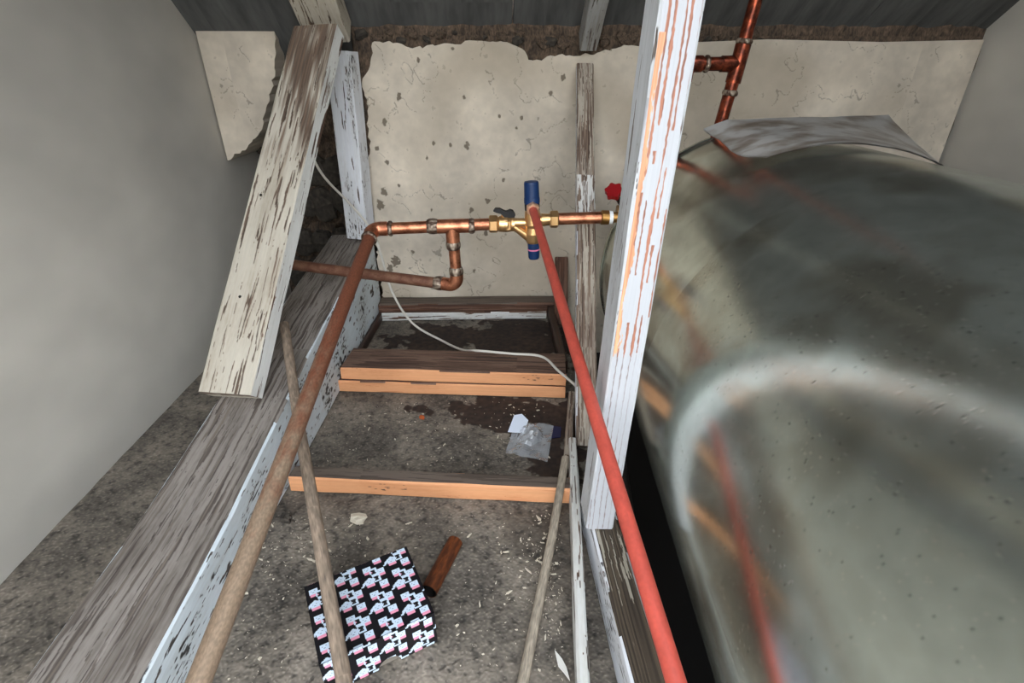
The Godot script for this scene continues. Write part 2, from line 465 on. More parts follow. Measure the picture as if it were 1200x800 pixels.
	M.tank = surface(paint(512, 768, func(x, y):
		var a := t1.get_noise_2d(x, y * 0.67); var b := t2.get_noise_2d(x, y * 0.67); var g := t3.get_noise_2d(x, y * 0.67); var s := t4.get_noise_2d(x * 1.4, y * 0.94)
		var c := Color(0.86, 0.89, 0.85) * (1.0 + 0.13 * a + 0.05 * b + 0.05 * g)
		c = c.lerp(Color(0.42, 0.38, 0.31), clampf(a * 1.0 + 0.1 * b, 0, 0.45))
		if s > 0.60: c = c.lerp(Color(0.95, 0.93, 0.88), 0.5)
		if s < -0.68: c = c * 0.8
		return c), 0.20, 0.25, 0.95)
	# copper, aged and bright; UV: around x along
	var c1 := noise(91, 0.03, 3); var c2 := noise(92, 0.15, 3)
	M.copper = surface(paint(128, 256, func(x, y):
		var a := c1.get_noise_2d(x, y); var b := c2.get_noise_2d(x, y)
		return Color(0.84, 0.56, 0.42).lerp(Color(0.56, 0.34, 0.25), clampf(0.35 + a * 0.9 + 0.3 * b, 0, 1))), 0.36, 0.4, 0.9)
	M.copper_old = surface(paint(128, 256, func(x, y):
		var a := c1.get_noise_2d(x + 400, y); var b := c2.get_noise_2d(x + 400, y)
		return Color(0.50, 0.36, 0.28).lerp(Color(0.40, 0.25, 0.19), clampf(0.5 + a + 0.4 * b, 0, 1))), 0.55, 0.5, 0.35)
	M.copper_dusty = surface(paint(128, 1024, func(x, y):
		var a := c1.get_noise_2d(x, y + 700); var b := c2.get_noise_2d(x, y + 700)
		var t := clampf((y - 260.0) / 300.0 + 0.5 * a, 0, 1)
		return Color(0.45, 0.26, 0.18).lerp(Color(0.54, 0.46, 0.38), t) * (1.0 + 0.18 * b)), 0.6, 0.6, 0.25)
	M.copper_dusty.uv1_scale = Vector3(1, 0.2, 1)
	M.copper_dark = surface(paint(128, 256, func(x, y):
		var a := c1.get_noise_2d(x + 900, y); var b := c2.get_noise_2d(x + 900, y)
		return Color(0.62, 0.30, 0.20).lerp(Color(0.30, 0.15, 0.11), clampf(0.5 + a + 0.3 * b, 0, 1))), 0.35, 0.4, 0.85)
	M.rusty = surface(paint(128, 128, func(x, y):
		var a := c1.get_noise_2d(x * 2 + 1500, y * 2); var b := c2.get_noise_2d(x + 1500, y)
		return Color(0.47, 0.25, 0.12).lerp(Color(0.30, 0.16, 0.09), clampf(0.45 + a + 0.3 * b, 0, 1))), 0.55, 0.6, 0.4)
	M.solder = surface(paint(64, 64, func(x, y):
		var a := c2.get_noise_2d(x, y + 70)
		return Color(0.66, 0.60, 0.53).lerp(Color(0.30, 0.22, 0.18), clampf(0.45 + 1.3 * a, 0, 1))), 0.45, 2.0, 0.6)
	M.red_pipe = surface(paint(64, 256, func(x, y):
		var a := c1.get_noise_2d(x, y + 1700); var b := c2.get_noise_2d(x, y + 1700)
		return Color(0.70, 0.29, 0.235) * (1.0 + 0.10 * a + 0.06 * b)), 0.5, 0.2, 0.0)
	M.stick = surface(paint(64, 256, func(x, y):
		var a := c1.get_noise_2d(x * 2, y + 2700); var b := c2.get_noise_2d(x * 2, y * 0.2 + 2700)
		return Color(0.52, 0.455, 0.39) * (1.0 + 0.22 * a + 0.2 * b)), 0.8, 1.5)
	M.stick_pale = surface(paint(64, 256, func(x, y):
		var a := c1.get_noise_2d(x * 2, y + 3700); var b := c2.get_noise_2d(x * 2, y * 0.2 + 3700)
		return Color(0.60, 0.555, 0.49) * (1.0 + 0.22 * a + 0.2 * b)), 0.8, 1.5)
	M.sheet = surface(paint(256, 256, func(x, y):
		var a := t1.get_noise_2d(x * 2 + 900, y * 2); var b := t2.get_noise_2d(x + 900, y)
		return Color(0.68, 0.67, 0.65).lerp(Color(0.45, 0.40, 0.35), clampf(0.3 + 1.2 * a + 0.2 * b, 0, 1))), 0.35, 0.4, 0.3)
	M.brass = plain(Color(0.90, 0.72, 0.50), 0.32, 0.9)
	M.bronze = plain(Color(0.62, 0.46, 0.26), 0.4, 0.9)
	M.nut = plain(Color(0.95, 0.76, 0.62), 0.35, 0.6)
	M.blue = plain(Color(0.01, 0.17, 0.35), 0.42)
	M.black = plain(Color(0.02, 0.018, 0.02), 0.6)
	M.pink = plain(Color(0.92, 0.52, 0.66), 0.45)
	M.ptfe = plain(Color(0.92, 0.92, 0.92), 0.5)
	M.red_wheel = plain(Color(0.52, 0.02, 0.05), 0.4)
	M.cable = plain(Color(0.80, 0.78, 0.74), 0.5)
	M.dark_steel = plain(Color(0.13, 0.12, 0.11), 0.5, 0.4)
	M.chip = plain(Color(0.80, 0.76, 0.68), 0.85)
	M.grey_board = plain(Color(0.46, 0.43, 0.39), 0.9)

	# carton print: staggered clusters of white tags with pink feet on black
	var B := Image.create(512, 512, false, Image.FORMAT_RGB8)
	B.fill(Color(0.035, 0.035, 0.06))
	for i in range(-1, 6):
		for j in range(-2, 5):
			var ox := i * 128 + 16
			var oy := j * 184 + (i % 2) * -92 + 40
			tag_print(B, ox, oy, false)
			tag_print(B, ox + 58, oy + 42, false)
			tag_print(B, ox - 4, oy + 92, true)
			tag_print(B, ox + 57, oy + 132, false)
			glyph(B, ox + 36, oy + 34, true)
			glyph(B, ox + 42, oy + 84, false)
	M.print = surface(B, 0.45)

func dab(B: Image, x: int, y: int, w: int, h: int, c: Color) -> void:
	B.fill_rect(Rect2i(x, y, w, h).intersection(Rect2i(0, 0, 512, 512)), c)

func tag_print(B: Image, x: int, y: int, splat: bool) -> void:
	var white := Color(0.78, 0.84, 0.90); var pinkc := Color(0.90, 0.58, 0.67); var dot := Color(0.45, 0.5, 0.58)
	if splat:
		for k in 11:
			var up: int = absi(5 - k)
			dab(B, x - 14 + k * 6, y - 12 + up * 5, 11, 16, white)
		dab(B, x - 24, y + 30, 14, 9, white); dab(B, x - 16, y + 22, 12, 10, white)
		dab(B, x + 42, y + 20, 16, 9, white)
	dab(B, x, y, 40, 38, white)
	dab(B, x + 3, y + 36, 38, 18, pinkc)
	dab(B, x + 8, y + 12, 4, 4, dot); dab(B, x + 24, y + 9, 5, 4, dot); dab(B, x + 15, y + 22, 8, 4, dot)

func glyph(B: Image, x: int, y: int, zed: bool) -> void:
	var white := Color(0.78, 0.84, 0.90); var ink := Color(0.035, 0.035, 0.06)
	dab(B, x - 8, y - 12, 36, 14, white); dab(B, x - 4, y + 30, 34, 12, white); dab(B, x + 18, y - 4, 11, 36, white); dab(B, x - 9, y + 4, 8, 24, white)
	for k in 6:
		if zed: dab(B, x + k * 3, y + 4 + k * 4, 7, 7, ink)
		else: dab(B, x + 15 - k * 3, y + 4 + k * 4, 7, 7, ink)
	dab(B, x - 2, y + 1, 20, 6, ink); dab(B, x, y + 26, 20, 6, ink)

# ------------------------------------------------------------------ builders
func along(a: Vector3, b: Vector3, t: float) -> Vector3:
	return a.lerp(b, t)

func collar(parent: Node3D, at: Vector3, axis: Vector3, r: float, half := 0.006, mat: Material = null, called := "solder_joint") -> void:
	put(called, turned(at - axis.normalized() * half, axis, [[0, r], [half * 0.4, r + 0.0022], [half, r + 0.0028], [half * 1.6, r + 0.002], [half * 2, r]], 24), parent, mat if mat else M.solder)

func hexnut(called: String, parent: Node3D, at: Vector3, axis: Vector3, r: float, length: float, mat: Material) -> MeshInstance3D:
	return put(called, turned(at, axis, [[0, 0.0], [0, r * 0.9], [length * 0.12, r], [length * 0.88, r], [length, r * 0.9], [length, 0.0]], 6), parent, mat)

func _ready() -> void:
	# ---------------------------------------------------------------- camera, sky, exposure
	var cam := Camera3D.new()
	cam.name = "camera"
	add_child(cam)
	cam.position = Vector3(0, 0.6, 0)
	cam.rotation_degrees = Vector3(-28, -2.1, 0)
	cam.fov = 67.38
	cam.near = 0.02
	cam.current = true
	var env := Environment.new()
	env.tonemap_mode = Environment.TONE_MAPPER_LINEAR
	env.tonemap_exposure = 3.3
	env.background_mode = Environment.BG_SKY
	var sky := Sky.new()
	var sm := ProceduralSkyMaterial.new()
	sm.sky_top_color = Color(0.87, 0.90, 0.94)
	sm.sky_horizon_color = Color(0.95, 0.95, 0.945)
	sm.ground_horizon_color = Color(0.55, 0.54, 0.52)
	sm.ground_bottom_color = Color(0.40, 0.39, 0.37)
	sm.sky_energy_multiplier = 1.6
	sm.ground_energy_multiplier = 1.6
	sky.sky_material = sm
	env.sky = sky
	env.sdfgi_enabled = true
	env.ssao_enabled = true
	env.ssil_enabled = true
	var we := WorldEnvironment.new()
	we.name = "world_environment"
	we.environment = env
	add_child(we)

	make_materials()
	build_setting()
	build_frames()
	build_floor_timbers()
	build_tank()
	build_pipework()
	build_loose_things()

# ------------------------------------------------------------------ the setting
func build_setting() -> void:
	# floor slab with a gently uneven surface
	var fl := structure("floor", "dusty grey concrete floor with damp brown patches between the timbers", "floor")
	var st := SurfaceTool.new()
	st.begin(Mesh.PRIMITIVE_TRIANGLES)
	st.set_smooth_group(0)
	var nf := noise(301, 9.0, 3)
	var x0 := -0.8; var x1 := 0.178; var z0 := -1.4; var z1 := 0.9
	var nx := 70; var nz := 150
	for i in nx:
		for j in nz:
			var p := []
			for c in [[0, 0], [1, 0], [1, 1], [0, 1]]:
				var X := lerpf(x0, x1, float(i + c[0]) / nx); var Z := lerpf(z0, z1, float(j + c[1]) / nz)
				p.append(Vector3(X, -0.0015 + 0.0022 * nf.get_noise_2d(X, Z), Z))
			var uv := []
			for q in p: uv.append(Vector2((q.x + 0.8) / 1.6, (q.z + 1.4) / 1.6))
			quad(st, p[0], p[1], p[2], p[3], uv[0], uv[1], uv[2], uv[3], Vector3.UP)
	var s2 := flat()
	for e in [[Vector3(x1, 0, z0), Vector3(x1, 0, z1), Vector3.RIGHT], [Vector3(x0, 0, z1), Vector3(x1, 0, z1), Vector3.BACK]]:
		var dn := Vector3(0, -0.16, 0)
		quad(s2, e[0], e[1], e[1] + dn, e[0] + dn, Vector2(0, 0), Vector2(1, 0), Vector2(1, 0.1), Vector2(0, 0.1), e[2])
	put("slab_surface", done(st), fl, M.floor)
	put("slab_edge", done(s2), fl, M.floor)
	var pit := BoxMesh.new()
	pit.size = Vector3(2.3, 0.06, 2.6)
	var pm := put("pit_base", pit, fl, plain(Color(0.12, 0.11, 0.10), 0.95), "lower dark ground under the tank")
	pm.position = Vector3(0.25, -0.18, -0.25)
	# ground outside the cupboard
	var out := BoxMesh.new()
	out.size = Vector3(6, 0.1, 4)
	var og := structure("floor", "concrete paving outside the cupboard", "floor")
	var om := put("paving", out, og, plain(Color(0.5, 0.49, 0.46), 0.9))
	om.position = Vector3(0, -0.06, 2.9)

	# back wall: rough mortar, a plaster coat with a broken edge, rubble at its head
	var wb := structure("wall_back", "beige plastered back wall, cracked and chipped, with rough mortar along its top", "wall")
	var core := flat()
	var nm := noise(311, 14.0, 3)
	var gx := 90; var gy := 40
	for i in gx:
		for j in gy:
			var p := []
			for c in [[0, 0], [1, 0], [1, 1], [0, 1]]:
				var X := lerpf(-0.66, 1.2, float(i + c[0]) / gx); var Y := lerpf(-0.18, 0.74, float(j + c[1]) / gy)
				var deep := 0.22 * smoothstep(-0.31, -0.36, X) 
				p.append(Vector3(X, Y, -1.342 - deep + (0.010 + deep * 0.15) * nm.get_noise_2d(X, Y)))
			quad(core, p[0], p[1], p[2], p[3], Vector2(p[0].x, p[0].y), Vector2(p[1].x, p[1].y), Vector2(p[2].x, p[2].y), Vector2(p[3].x, p[3].y), Vector3.BACK)
	put("mortar", done(core), wb, M.mortar, "rough brown mortar bared along the head of the wall")
	var back := BoxMesh.new()
	back.size = Vector3(1.9, 0.95, 0.1)
	put("wall_core", back, wb, M.mortar).position = Vector3(0.27, 0.28, -1.68)
	var raw := [[-0.311, -0.01], [-0.311, 0.378], [-0.305, 0.408], [-0.296, 0.428], [-0.294, 0.491], [-0.288, 0.522], [-0.294, 0.546], [-0.294, 0.581], [-0.278, 0.598], [-0.264, 0.632], [-0.263, 0.652], [-0.246, 0.654], [-0.208, 0.652], [-0.190, 0.645], [-0.175, 0.641], [-0.142, 0.647], [-0.095, 0.651], [-0.066, 0.649], [-0.056, 0.656], [-0.018, 0.656], [0.030, 0.654], [0.058, 0.646], [0.078, 0.636], [0.086, 0.619], [0.117, 0.617], [0.130, 0.626], [0.156, 0.629], [0.189, 0.626], [0.243, 0.633], [0.262, 0.639], [0.320, 0.648], [0.359, 0.650], [0.437, 0.653], [0.632, 0.660], [0.9, 0.655], [1.14, 0.66], [1.14, -0.16], [0.18, -0.16], [0.18, -0.01]]
	put("plaster_coat", extruded(ragged(raw, 3, 32), -1.330, -1.352, Vector2(1 / 1.6, -1 / 0.8), Vector2(0.6 / 1.6, 1.0)), wb, M.plaster)
	var raw2 := [[-0.655, 0.72], [-0.485, 0.70], [-0.482, 0.66], [-0.498, 0.602], [-0.512, 0.56], [-0.538, 0.51], [-0.556, 0.47], [-0.60, 0.43], [-0.655, 0.40]]
	put("plaster_remnant", extruded(ragged(raw2, 5, 8), -1.355, -1.58, Vector2(1 / 1.6, -1 / 0.8), Vector2(0.6 / 1.6, 1.0)), wb, M.plaster, "leftover grey plaster in the dark left corner")
	var rng := RandomNumberGenerator.new()
	rng.seed = 5
	for k in 60:
		var x := lerpf(-0.29, 0.75, k / 59.0) + rng.randf_range(-0.02, 0.02)
		var s := rng.randf_range(0.006, 0.022)
		var m := put("mortar_lump", lump(rng, Vector3(s * 1.5, s, s)), wb, M.stone if k % 4 == 0 else M.mortar)
		m.position = Vector3(x, rng.randf_range(0.650, 0.672), -1.340)
		m.rotation.z = rng.randf_range(-0.6, 0.6)
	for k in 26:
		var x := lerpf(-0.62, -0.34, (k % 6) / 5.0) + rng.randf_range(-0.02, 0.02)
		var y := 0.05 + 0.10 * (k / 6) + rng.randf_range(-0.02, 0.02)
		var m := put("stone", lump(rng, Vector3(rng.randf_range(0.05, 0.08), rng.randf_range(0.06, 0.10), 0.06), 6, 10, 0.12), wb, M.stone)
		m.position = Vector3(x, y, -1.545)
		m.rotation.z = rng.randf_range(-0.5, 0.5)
	# side walls
	var wl := structure("wall_left", "pale limewashed left side wall beyond the white frame", "wall")
	var lw := BoxMesh.new()
	lw.size = Vector3(0.1, 2.0, 2.0)
	put("wall_body", lw, wl, M.limewash).position = Vector3(-0.71, 0.83, -0.75)
	var wr := structure("wall_right", "pale side wall beyond the tank", "wall")
	var rw := BoxMesh.new()
	rw.size = Vector3(0.1, 2.1, 1.75)
	put("wall_body", rw, wr, M.limewash).position = Vector3(1.2, 0.78, -0.62)
	# unseen front wall, added with a doorway and lintel sized to shade the inside
	var wf := structure("unseen_wall_front", "unseen front wall behind the viewer, its doorway and lintel sized to shape the daylight", "wall")
	for e in [[-0.76, -0.42, -0.22, 1.83], [0.42, 1.25, -0.22, 1.83], [-0.42, 0.42, 1.25, 1.83]]:
		var fb := BoxMesh.new()
		fb.size = Vector3(e[1] - e[0], e[3] - e[2], 0.1)
		put("wall_body", fb, wf, M.limewash).position = Vector3((e[0] + e[1]) / 2, (e[2] + e[3]) / 2, 0.30)
	# sloping roof underside
	var ce := structure("ceiling", "dark grey underside of the sloping lean-to roof", "ceiling")
	for k in 5:
		var w := 0.388
		var xa := -0.75 + k * 0.4 + 0.2
		put("roof_board", bar(Vector3(xa, 0.474, -1.61), Vector3(xa, 1.86, 0.04), 0.398, 0.02, Vector3.RIGHT, M.roof, null, Vector3.UP, 400 + k, 0.002), ce)

func ragged(raw: Array, seed_no: int, upto: int) -> PackedVector2Array:
	var n := noise(seed_no, 60.0, 2)
	var out := PackedVector2Array()
	for i in raw.size():
		var a := Vector2(raw[i][0], raw[i][1]); var b := Vector2(raw[(i + 1) % raw.size()][0], raw[(i + 1) % raw.size()][1])
		out.append(a)
		if i >= upto: continue
		var steps := int(a.distance_to(b) / 0.008)
		for k in range(1, steps):
			var p := a.lerp(b, float(k) / steps)
			out.append(p + Vector2(n.get_noise_2d(p.x, p.y), n.get_noise_2d(p.y + 7.0, p.x)) * 0.006)
	return out

# ------------------------------------------------------------------ timber frames
func build_frames() -> void:
	# left side
	var o := thing("sole_plate", "broad mould-spotted white timber lying along the floor on the left, weathered grey on top", "timber")
	var rings := [[Vector3(-0.405, 0.036, -0.25), Vector3(0.058, 0, 0), Vector3(0, 0.038, 0)], [Vector3(-0.4025, 0.046, -0.5), Vector3(0.0575, 0, 0), Vector3(0, 0.046, 0)], [Vector3(-0.388, 0.075, -0.8), Vector3(0.055, 0, 0), Vector3(0, 0.075, 0)], [Vector3(-0.368, 0.11, -1.32), Vector3(0.053, 0, 0), Vector3(0, 0.11, 0)]]
	put("beam", loft(rings, M.mouldy, M.plate_top, Vector3.UP, 21, 0.003, 0.0008), o)
	put("groove_lath", loft([[Vector3(-0.405, 0.0745, -0.26), Vector3(0.0025, 0, 0), Vector3(0, 0.0015, 0)], [Vector3(-0.40, 0.0925, -0.5), Vector3(0.0025, 0, 0), Vector3(0, 0.0015, 0)], [Vector3(-0.386, 0.1505, -0.8), Vector3(0.0025, 0, 0), Vector3(0, 0.0015, 0)], [Vector3(-0.368, 0.2205, -1.25), Vector3(0.0025, 0, 0), Vector3(0, 0.0015, 0)]], M.plate_top, null, Vector3.UP, 22, 0.0008, 0.0003), o)

	o = thing("corner_post", "upright white post in the back left corner behind the leaning plank", "post")
	put("timber", bar(Vector3(-0.338, 0.222, -1.295), Vector3(-0.324, 0.635, -1.295), 0.058, 0.045, Vector3(1, 0, 0.25), M.white_old, null, Vector3.UP, 23), o)

	o = thing("leaning_plank", "wide weathered off-white plank leaning diagonally down the left side, brown stained at its head", "plank")
	var pa := Vector3(-0.340, 0.665, -1.20); var pb := Vector3(-0.4195, 0.145, -0.690)
	put("board", bar(pa, pb, 0.092, 0.034, Vector3(1, 0.03, 0.22), M.plank, M.plank_edge, Vector3.RIGHT, -24), o)
	var ax := (pb - pa).normalized()
	var nrm := ax.cross(Vector3(1, 0.03, 0.22)).normalized()
	if nrm.z < 0: nrm = -nrm
	for k in [[0.33, 0.012], [0.34, 0.018], [0.60, 0.014], [0.78, -0.012], [0.52, -0.02], [0.93, 0.02]]:
		var p: Vector3 = pa.lerp(pb, k[0]) + Vector3(k[1], 0, 0) + nrm * 0.0168
		put("nail_head", turned(p, nrm, [[0, 0.0024], [0.0008, 0.0022], [0.0012, 0.0]], 12), o, M.dark_steel)

	o = thing("rafter", "thick stained white roof rafter above the head of the leaning plank", "rafter")
	put("timber", bar(Vector3(-0.345, 0.672, -1.30), Vector3(-0.355, 1.78, 0.02), 0.09, 0.055, Vector3.RIGHT, M.plank, null, Vector3.UP, 25), o)
	o = thing("rafter", "narrow pale grey roof rafter meeting the back wall above the thin brace", "rafter")
	put("timber", bar(Vector3(0.217, 0.655, -1.315), Vector3(0.225, 1.77, 0.02), 0.038, 0.05, Vector3.RIGHT, M.rafter, null, Vector3.UP, 26), o)

	# right side
	o = thing("frame_post", "big upright post at the front right with peeling white paint and bare orange-brown streaks", "post")
	put("timber", bar(Vector3(0.1335, 0.066, -0.50), Vector3(0.1745, 1.345, -0.50), 0.036, 0.050, Vector3.RIGHT, M.post_side, M.post, Vector3.BACK, -27), o)
	o = thing("sole_plate", "white sided timber under the front right post, its damp top dark brown", "timber")
	put("beam", bar(Vector3(0.141, 0.032, -0.545), Vector3(0.151, 0.032, -0.12), 0.037, 0.064, Vector3.RIGHT, M.white_old, M.damp_top, Vector3.UP, 28), o)
	o = thing("brace", "thin grooved grey-brown brace crossing behind the copper pipe, sloping from wall head to floor", "brace")
	put("timber", bar(Vector3(0.213, 0.605, -1.312), Vector3(0.158, 0.008, -0.71), 0.038, 0.020, Vector3.RIGHT, M.brace, M.white_old, Vector3.LEFT, 29), o)
	var bt := Vector3(0.213, 0.605, -1.312); var bb := Vector3(0.158, 0.008, -0.71)
	put("paint_daub", bar(bt.lerp(bb, 0.345), bt.lerp(bb, 0.475), 0.0388, 0.0212, Vector3.RIGHT, M.daub, null, Vector3.UP, 290), o, null, "leftover white paint daub")
	o = thing("edge_board", "slim white board on edge along the floor left of the damp timber", "board")
	put("board", bar(Vector3(0.130, 0.021, -0.695), Vector3(0.065, 0.021, -0.12), 0.013, 0.042, Vector3.RIGHT, M.plank_edge, null, Vector3.UP, 30), o)
	o = thing("floor_lath", "short grey lath on the floor beside the foot of the brace", "lath")
	put("board", bar(Vector3(0.152, 0.015, -0.855), Vector3(0.118, 0.015, -0.665), 0.014, 0.03, Vector3.RIGHT, M.brace, null, Vector3.UP, 31), o)
	o = thing("short_board", "short dark weathered board propped against the back wall under the pressure valve", "board")
	put("board", bar(Vector3(0.182, 0.150, -1.322), Vector3(0.172, 0.008, -1.20), 0.034, 0.012, Vector3.RIGHT, M.brown, null, Vector3.UP, 32), o)

func build_floor_timbers() -> void:
	var g := "timbers across the floor"
	var o := thing("floor_batten", "single fresh pine batten nearest the carton, dusty on top", "timber", Vector3.ZERO, g)
	put("timber", bar(Vector3(-0.330, 0.0155, -0.640), Vector3(0.112, 0.0155, -0.597), 0.028, 0.031, Vector3(0, 0, 1), M.pine, M.dusty_top, Vector3.UP, 41), o)
	o = thing("floor_batten", "lower pine batten of the stacked pair in the middle of the floor", "timber", Vector3.ZERO, g)
	put("timber", bar(Vector3(-0.332, 0.0135, -0.960), Vector3(0.145, 0.0135, -0.917), 0.088, 0.027, Vector3(0, 0, 1), M.pine, M.pine_top, Vector3.UP, 42), o)
	o = thing("floor_batten", "upper pine board of the stacked pair, orange face and brown water-stained top", "timber", Vector3.ZERO, g)
	put("timber", bar(Vector3(-0.318, 0.0415, -0.964), Vector3(0.146, 0.0415, -0.920), 0.088, 0.028, Vector3(0, 0, 1), M.pine, M.pine_top, Vector3.UP, 43), o)
	o = thing("floor_batten", "old brown batten lying tight against the foot of the back wall", "timber", Vector3.ZERO, g)
	put("timber", bar(Vector3(-0.314, 0.02, -1.302), Vector3(0.168, 0.02, -1.298), 0.05, 0.04, Vector3(0, 0, 1), M.brown, M.dusty_top, Vector3.UP, 44), o)
	o = thing("floor_batten", "thin white painted strip in front of the brown wall batten", "timber", Vector3.ZERO, g)
	put("timber", bar(Vector3(-0.312, 0.011, -1.267), Vector3(0.139, 0.011, -1.263), 0.016, 0.022, Vector3(0, 0, 1), M.plank_edge, M.brown, Vector3.UP, 45), o)
	o = thing("side_batten", "dark wet batten running from the wall to the stacked pine pair on the right", "timber", Vector3.ZERO, g)
	put("timber", bar(Vector3(0.152, 0.016, -1.272), Vector3(0.150, 0.016, -0.97), 0.018, 0.032, Vector3.RIGHT, M.wet, null, Vector3.UP, 46), o)
	o = thing("side_batten", "dark wet strip along the foot of the broad left timber", "timber", Vector3.ZERO, g)
	put("timber", bar(Vector3(-0.308, 0.012, -1.262), Vector3(-0.322, 0.012, -1.015), 0.010, 0.024, Vector3.RIGHT, M.wet, null, Vector3.UP, 47), o)

# ------------------------------------------------------------------ tank
func build_tank() -> void:
	var o := thing("water_tank", "large dull galvanised steel water tank lying on the right", "tank", Vector3(0.480, 0.222, -0.62))
	o.rotation_degrees.y = -4.1
	var R := 0.282
	var prof := []
	prof.append([0.78, 0.0]); prof.append([0.78, R])
	for k in 15: prof.append([0.78 - 1.16 * (k + 1) / 15.0, R])
	for k in range(1, 11):
		var a := PI / 2 * k / 10.0
		prof.append([-0.38 - 0.11 * sin(a), maxf(R * pow(cos(a), 0.75), 0.0)])
	put("shell", tank_mesh(prof, 96), o, M.tank)
	put("seam", tank_mesh([[-0.365, R + 0.0005], [-0.368, R + 0.003], [-0.380, R + 0.003], [-0.383, R + 0.0005]], 96), o, M.tank)
	# brass inlet boss
	put("inlet_boss", turned(Vector3(-0.238, 0.1325, -0.350), Vector3(-1, 0, 0), [[-0.06, 0.017], [0.012, 0.017], [0.013, 0.014], [0.028, 0.014], [0.028, 0.0]], 24), o, M.bronze)
	for z in [-0.2, 0.35]:
		var c := CylinderMesh.new()
		var bm := BoxMesh.new(); bm.size = Vector3(0.30, 0.10, 0.06)
		put("cradle", bm, o, M.dark_steel).position = Vector3(0, -0.322, z)
	# loose sheet of metal draped over the tank
	var s := thing("metal_sheet", "torn grey metal sheet lying over the top of the tank", "sheet", Vector3(0.480, 0.222, -0.62))
	s.rotation_degrees.y = -4.1
	var inv := s.transform.affine_inverse()
	var st := flat()
	st.set_smooth_group(0)
	var NA := 18; var NZ := 16
	var nn := noise(501, 3.0, 2)
	var grid := []
	for i in NA + 1:
		var row := []
		for j in NZ + 1:
			var u := float(i) / NA; var v := float(j) / NZ       # u towards the right, v towards the viewer
			var zl := lerpf(-0.86, -0.74, v)
			var x := lerpf(lerpf(0.334, 0.380, v), 0.70, u) + 0.006 * sin(v * 7.0) * (1.0 - u)
			var z := zl - 0.10 * u * (1.0 - v) + 0.06 * u * v
			var q: Vector3 = inv * Vector3(x, 0, z)
			var onto: float = sqrt(maxf(0.0, (R + 0.005) * (R + 0.005) - q.x * q.x))
			var lip: float = 0.304 - 0.012 * maxf(0.0, 1.0 - u * 9.0)
			var y: float = maxf(lerpf(lip, onto, pow(v, 0.85)), onto) + 0.003 + 0.0015 * nn.get_noise_2d(u, v)
			row.append(Vector3(q.x, y, q.z))
		grid.append(row)
	for i in NA:
		for j in NZ:
			var a: Vector3 = grid[i][j]; var b: Vector3 = grid[i + 1][j]; var c: Vector3 = grid[i + 1][j + 1]; var d: Vector3 = grid[i][j + 1]
			var ua := Vector2(i, j) / 22.0; var ub := Vector2(i + 1, j) / 22.0; var uc := Vector2(i + 1, j + 1) / 22.0; var ud := Vector2(i, j + 1) / 22.0
			quad(st, a, b, c, d, ua, ub, uc, ud, Vector3.UP)
			var dn := Vector3(0, -0.0015, 0)
			quad(st, a + dn, b + dn, c + dn, d + dn, ua, ub, uc, ud, Vector3.DOWN)
	put("sheet", done(st), s, M.sheet)
	# red handwheel of the drain valve on the tank's far end
	var w := thing("drain_valve", "small valve with a red lobed handwheel beside the post, on the tank's far end", "valve")
	var hub := Vector3(0.222, 0.402, -0.95)
	var foot := Vector3(0.262, 0.350, -1.0)
	var axis := (hub - foot).normalized()
	put("stem", tube([foot, hub], 0.005, 14), w, M.dark_steel)
	put("bonnet", turned(foot, axis, [[-0.02, 0.011], [0.012, 0.011], [0.016, 0.007], [0.03, 0.007], [0.03, 0.0]], 8), w, M.dark_steel)
	var outline := PackedVector2Array()
	for k in 60:
		var a := TAU * k / 60
		outline.append(Vector2(cos(a), sin(a)) * (0.0150 + 0.0022 * cos(a * 6)))
	var wm := put("handwheel", extruded(outline, 0.005, -0.005, Vector2(10, 10)), w, M.red_wheel)
	wm.position = hub
	wm.look_at_from_position(hub, hub + Vector3(0.25, -0.75, -0.6), Vector3.UP)

func tank_mesh(prof: Array, sides: int) -> ArrayMesh:
	var st := SurfaceTool.new()
	st.begin(Mesh.PRIMITIVE_TRIANGLES)
	st.set_smooth_group(0)
	var run := 0.0
	for i in prof.size() - 1:
		var p = prof[i]; var q = prof[i + 1]
		var va := run
		run += Vector2(q[0] - p[0], q[1] - p[1]).length()
		var vb := run
		if i == 0 and prof[0][1] == 0.0: st.set_smooth_group(1)
		else: st.set_smooth_group(0)
		for k in sides:
			var a0 := TAU * k / sides; var a1 := TAU * (k + 1) / sides
			var A := Vector3(cos(a0) * p[1], sin(a0) * p[1], p[0]); var B := Vector3(cos(a1) * p[1], sin(a1) * p[1], p[0])
			var C := Vector3(cos(a1) * q[1], sin(a1) * q[1], q[0]); var D := Vector3(cos(a0) * q[1], sin(a0) * q[1], q[0])
			var u0 := 2.0 * k / sides; var u1 := 2.0 * (k + 1) / sides
			var hint := (A + B + C + D) * 0.25 - Vector3(0, 0, -0.1)
			if q[1] > 1e-5: tri(st, A, C, D, Vector2(u0, va), Vector2(u1, vb), Vector2(u0, vb), hint)
			if p[1] > 1e-5: tri(st, A, B, C, Vector2(u0, va), Vector2(u1, va), Vector2(u1, vb), hint)
	return done(st)

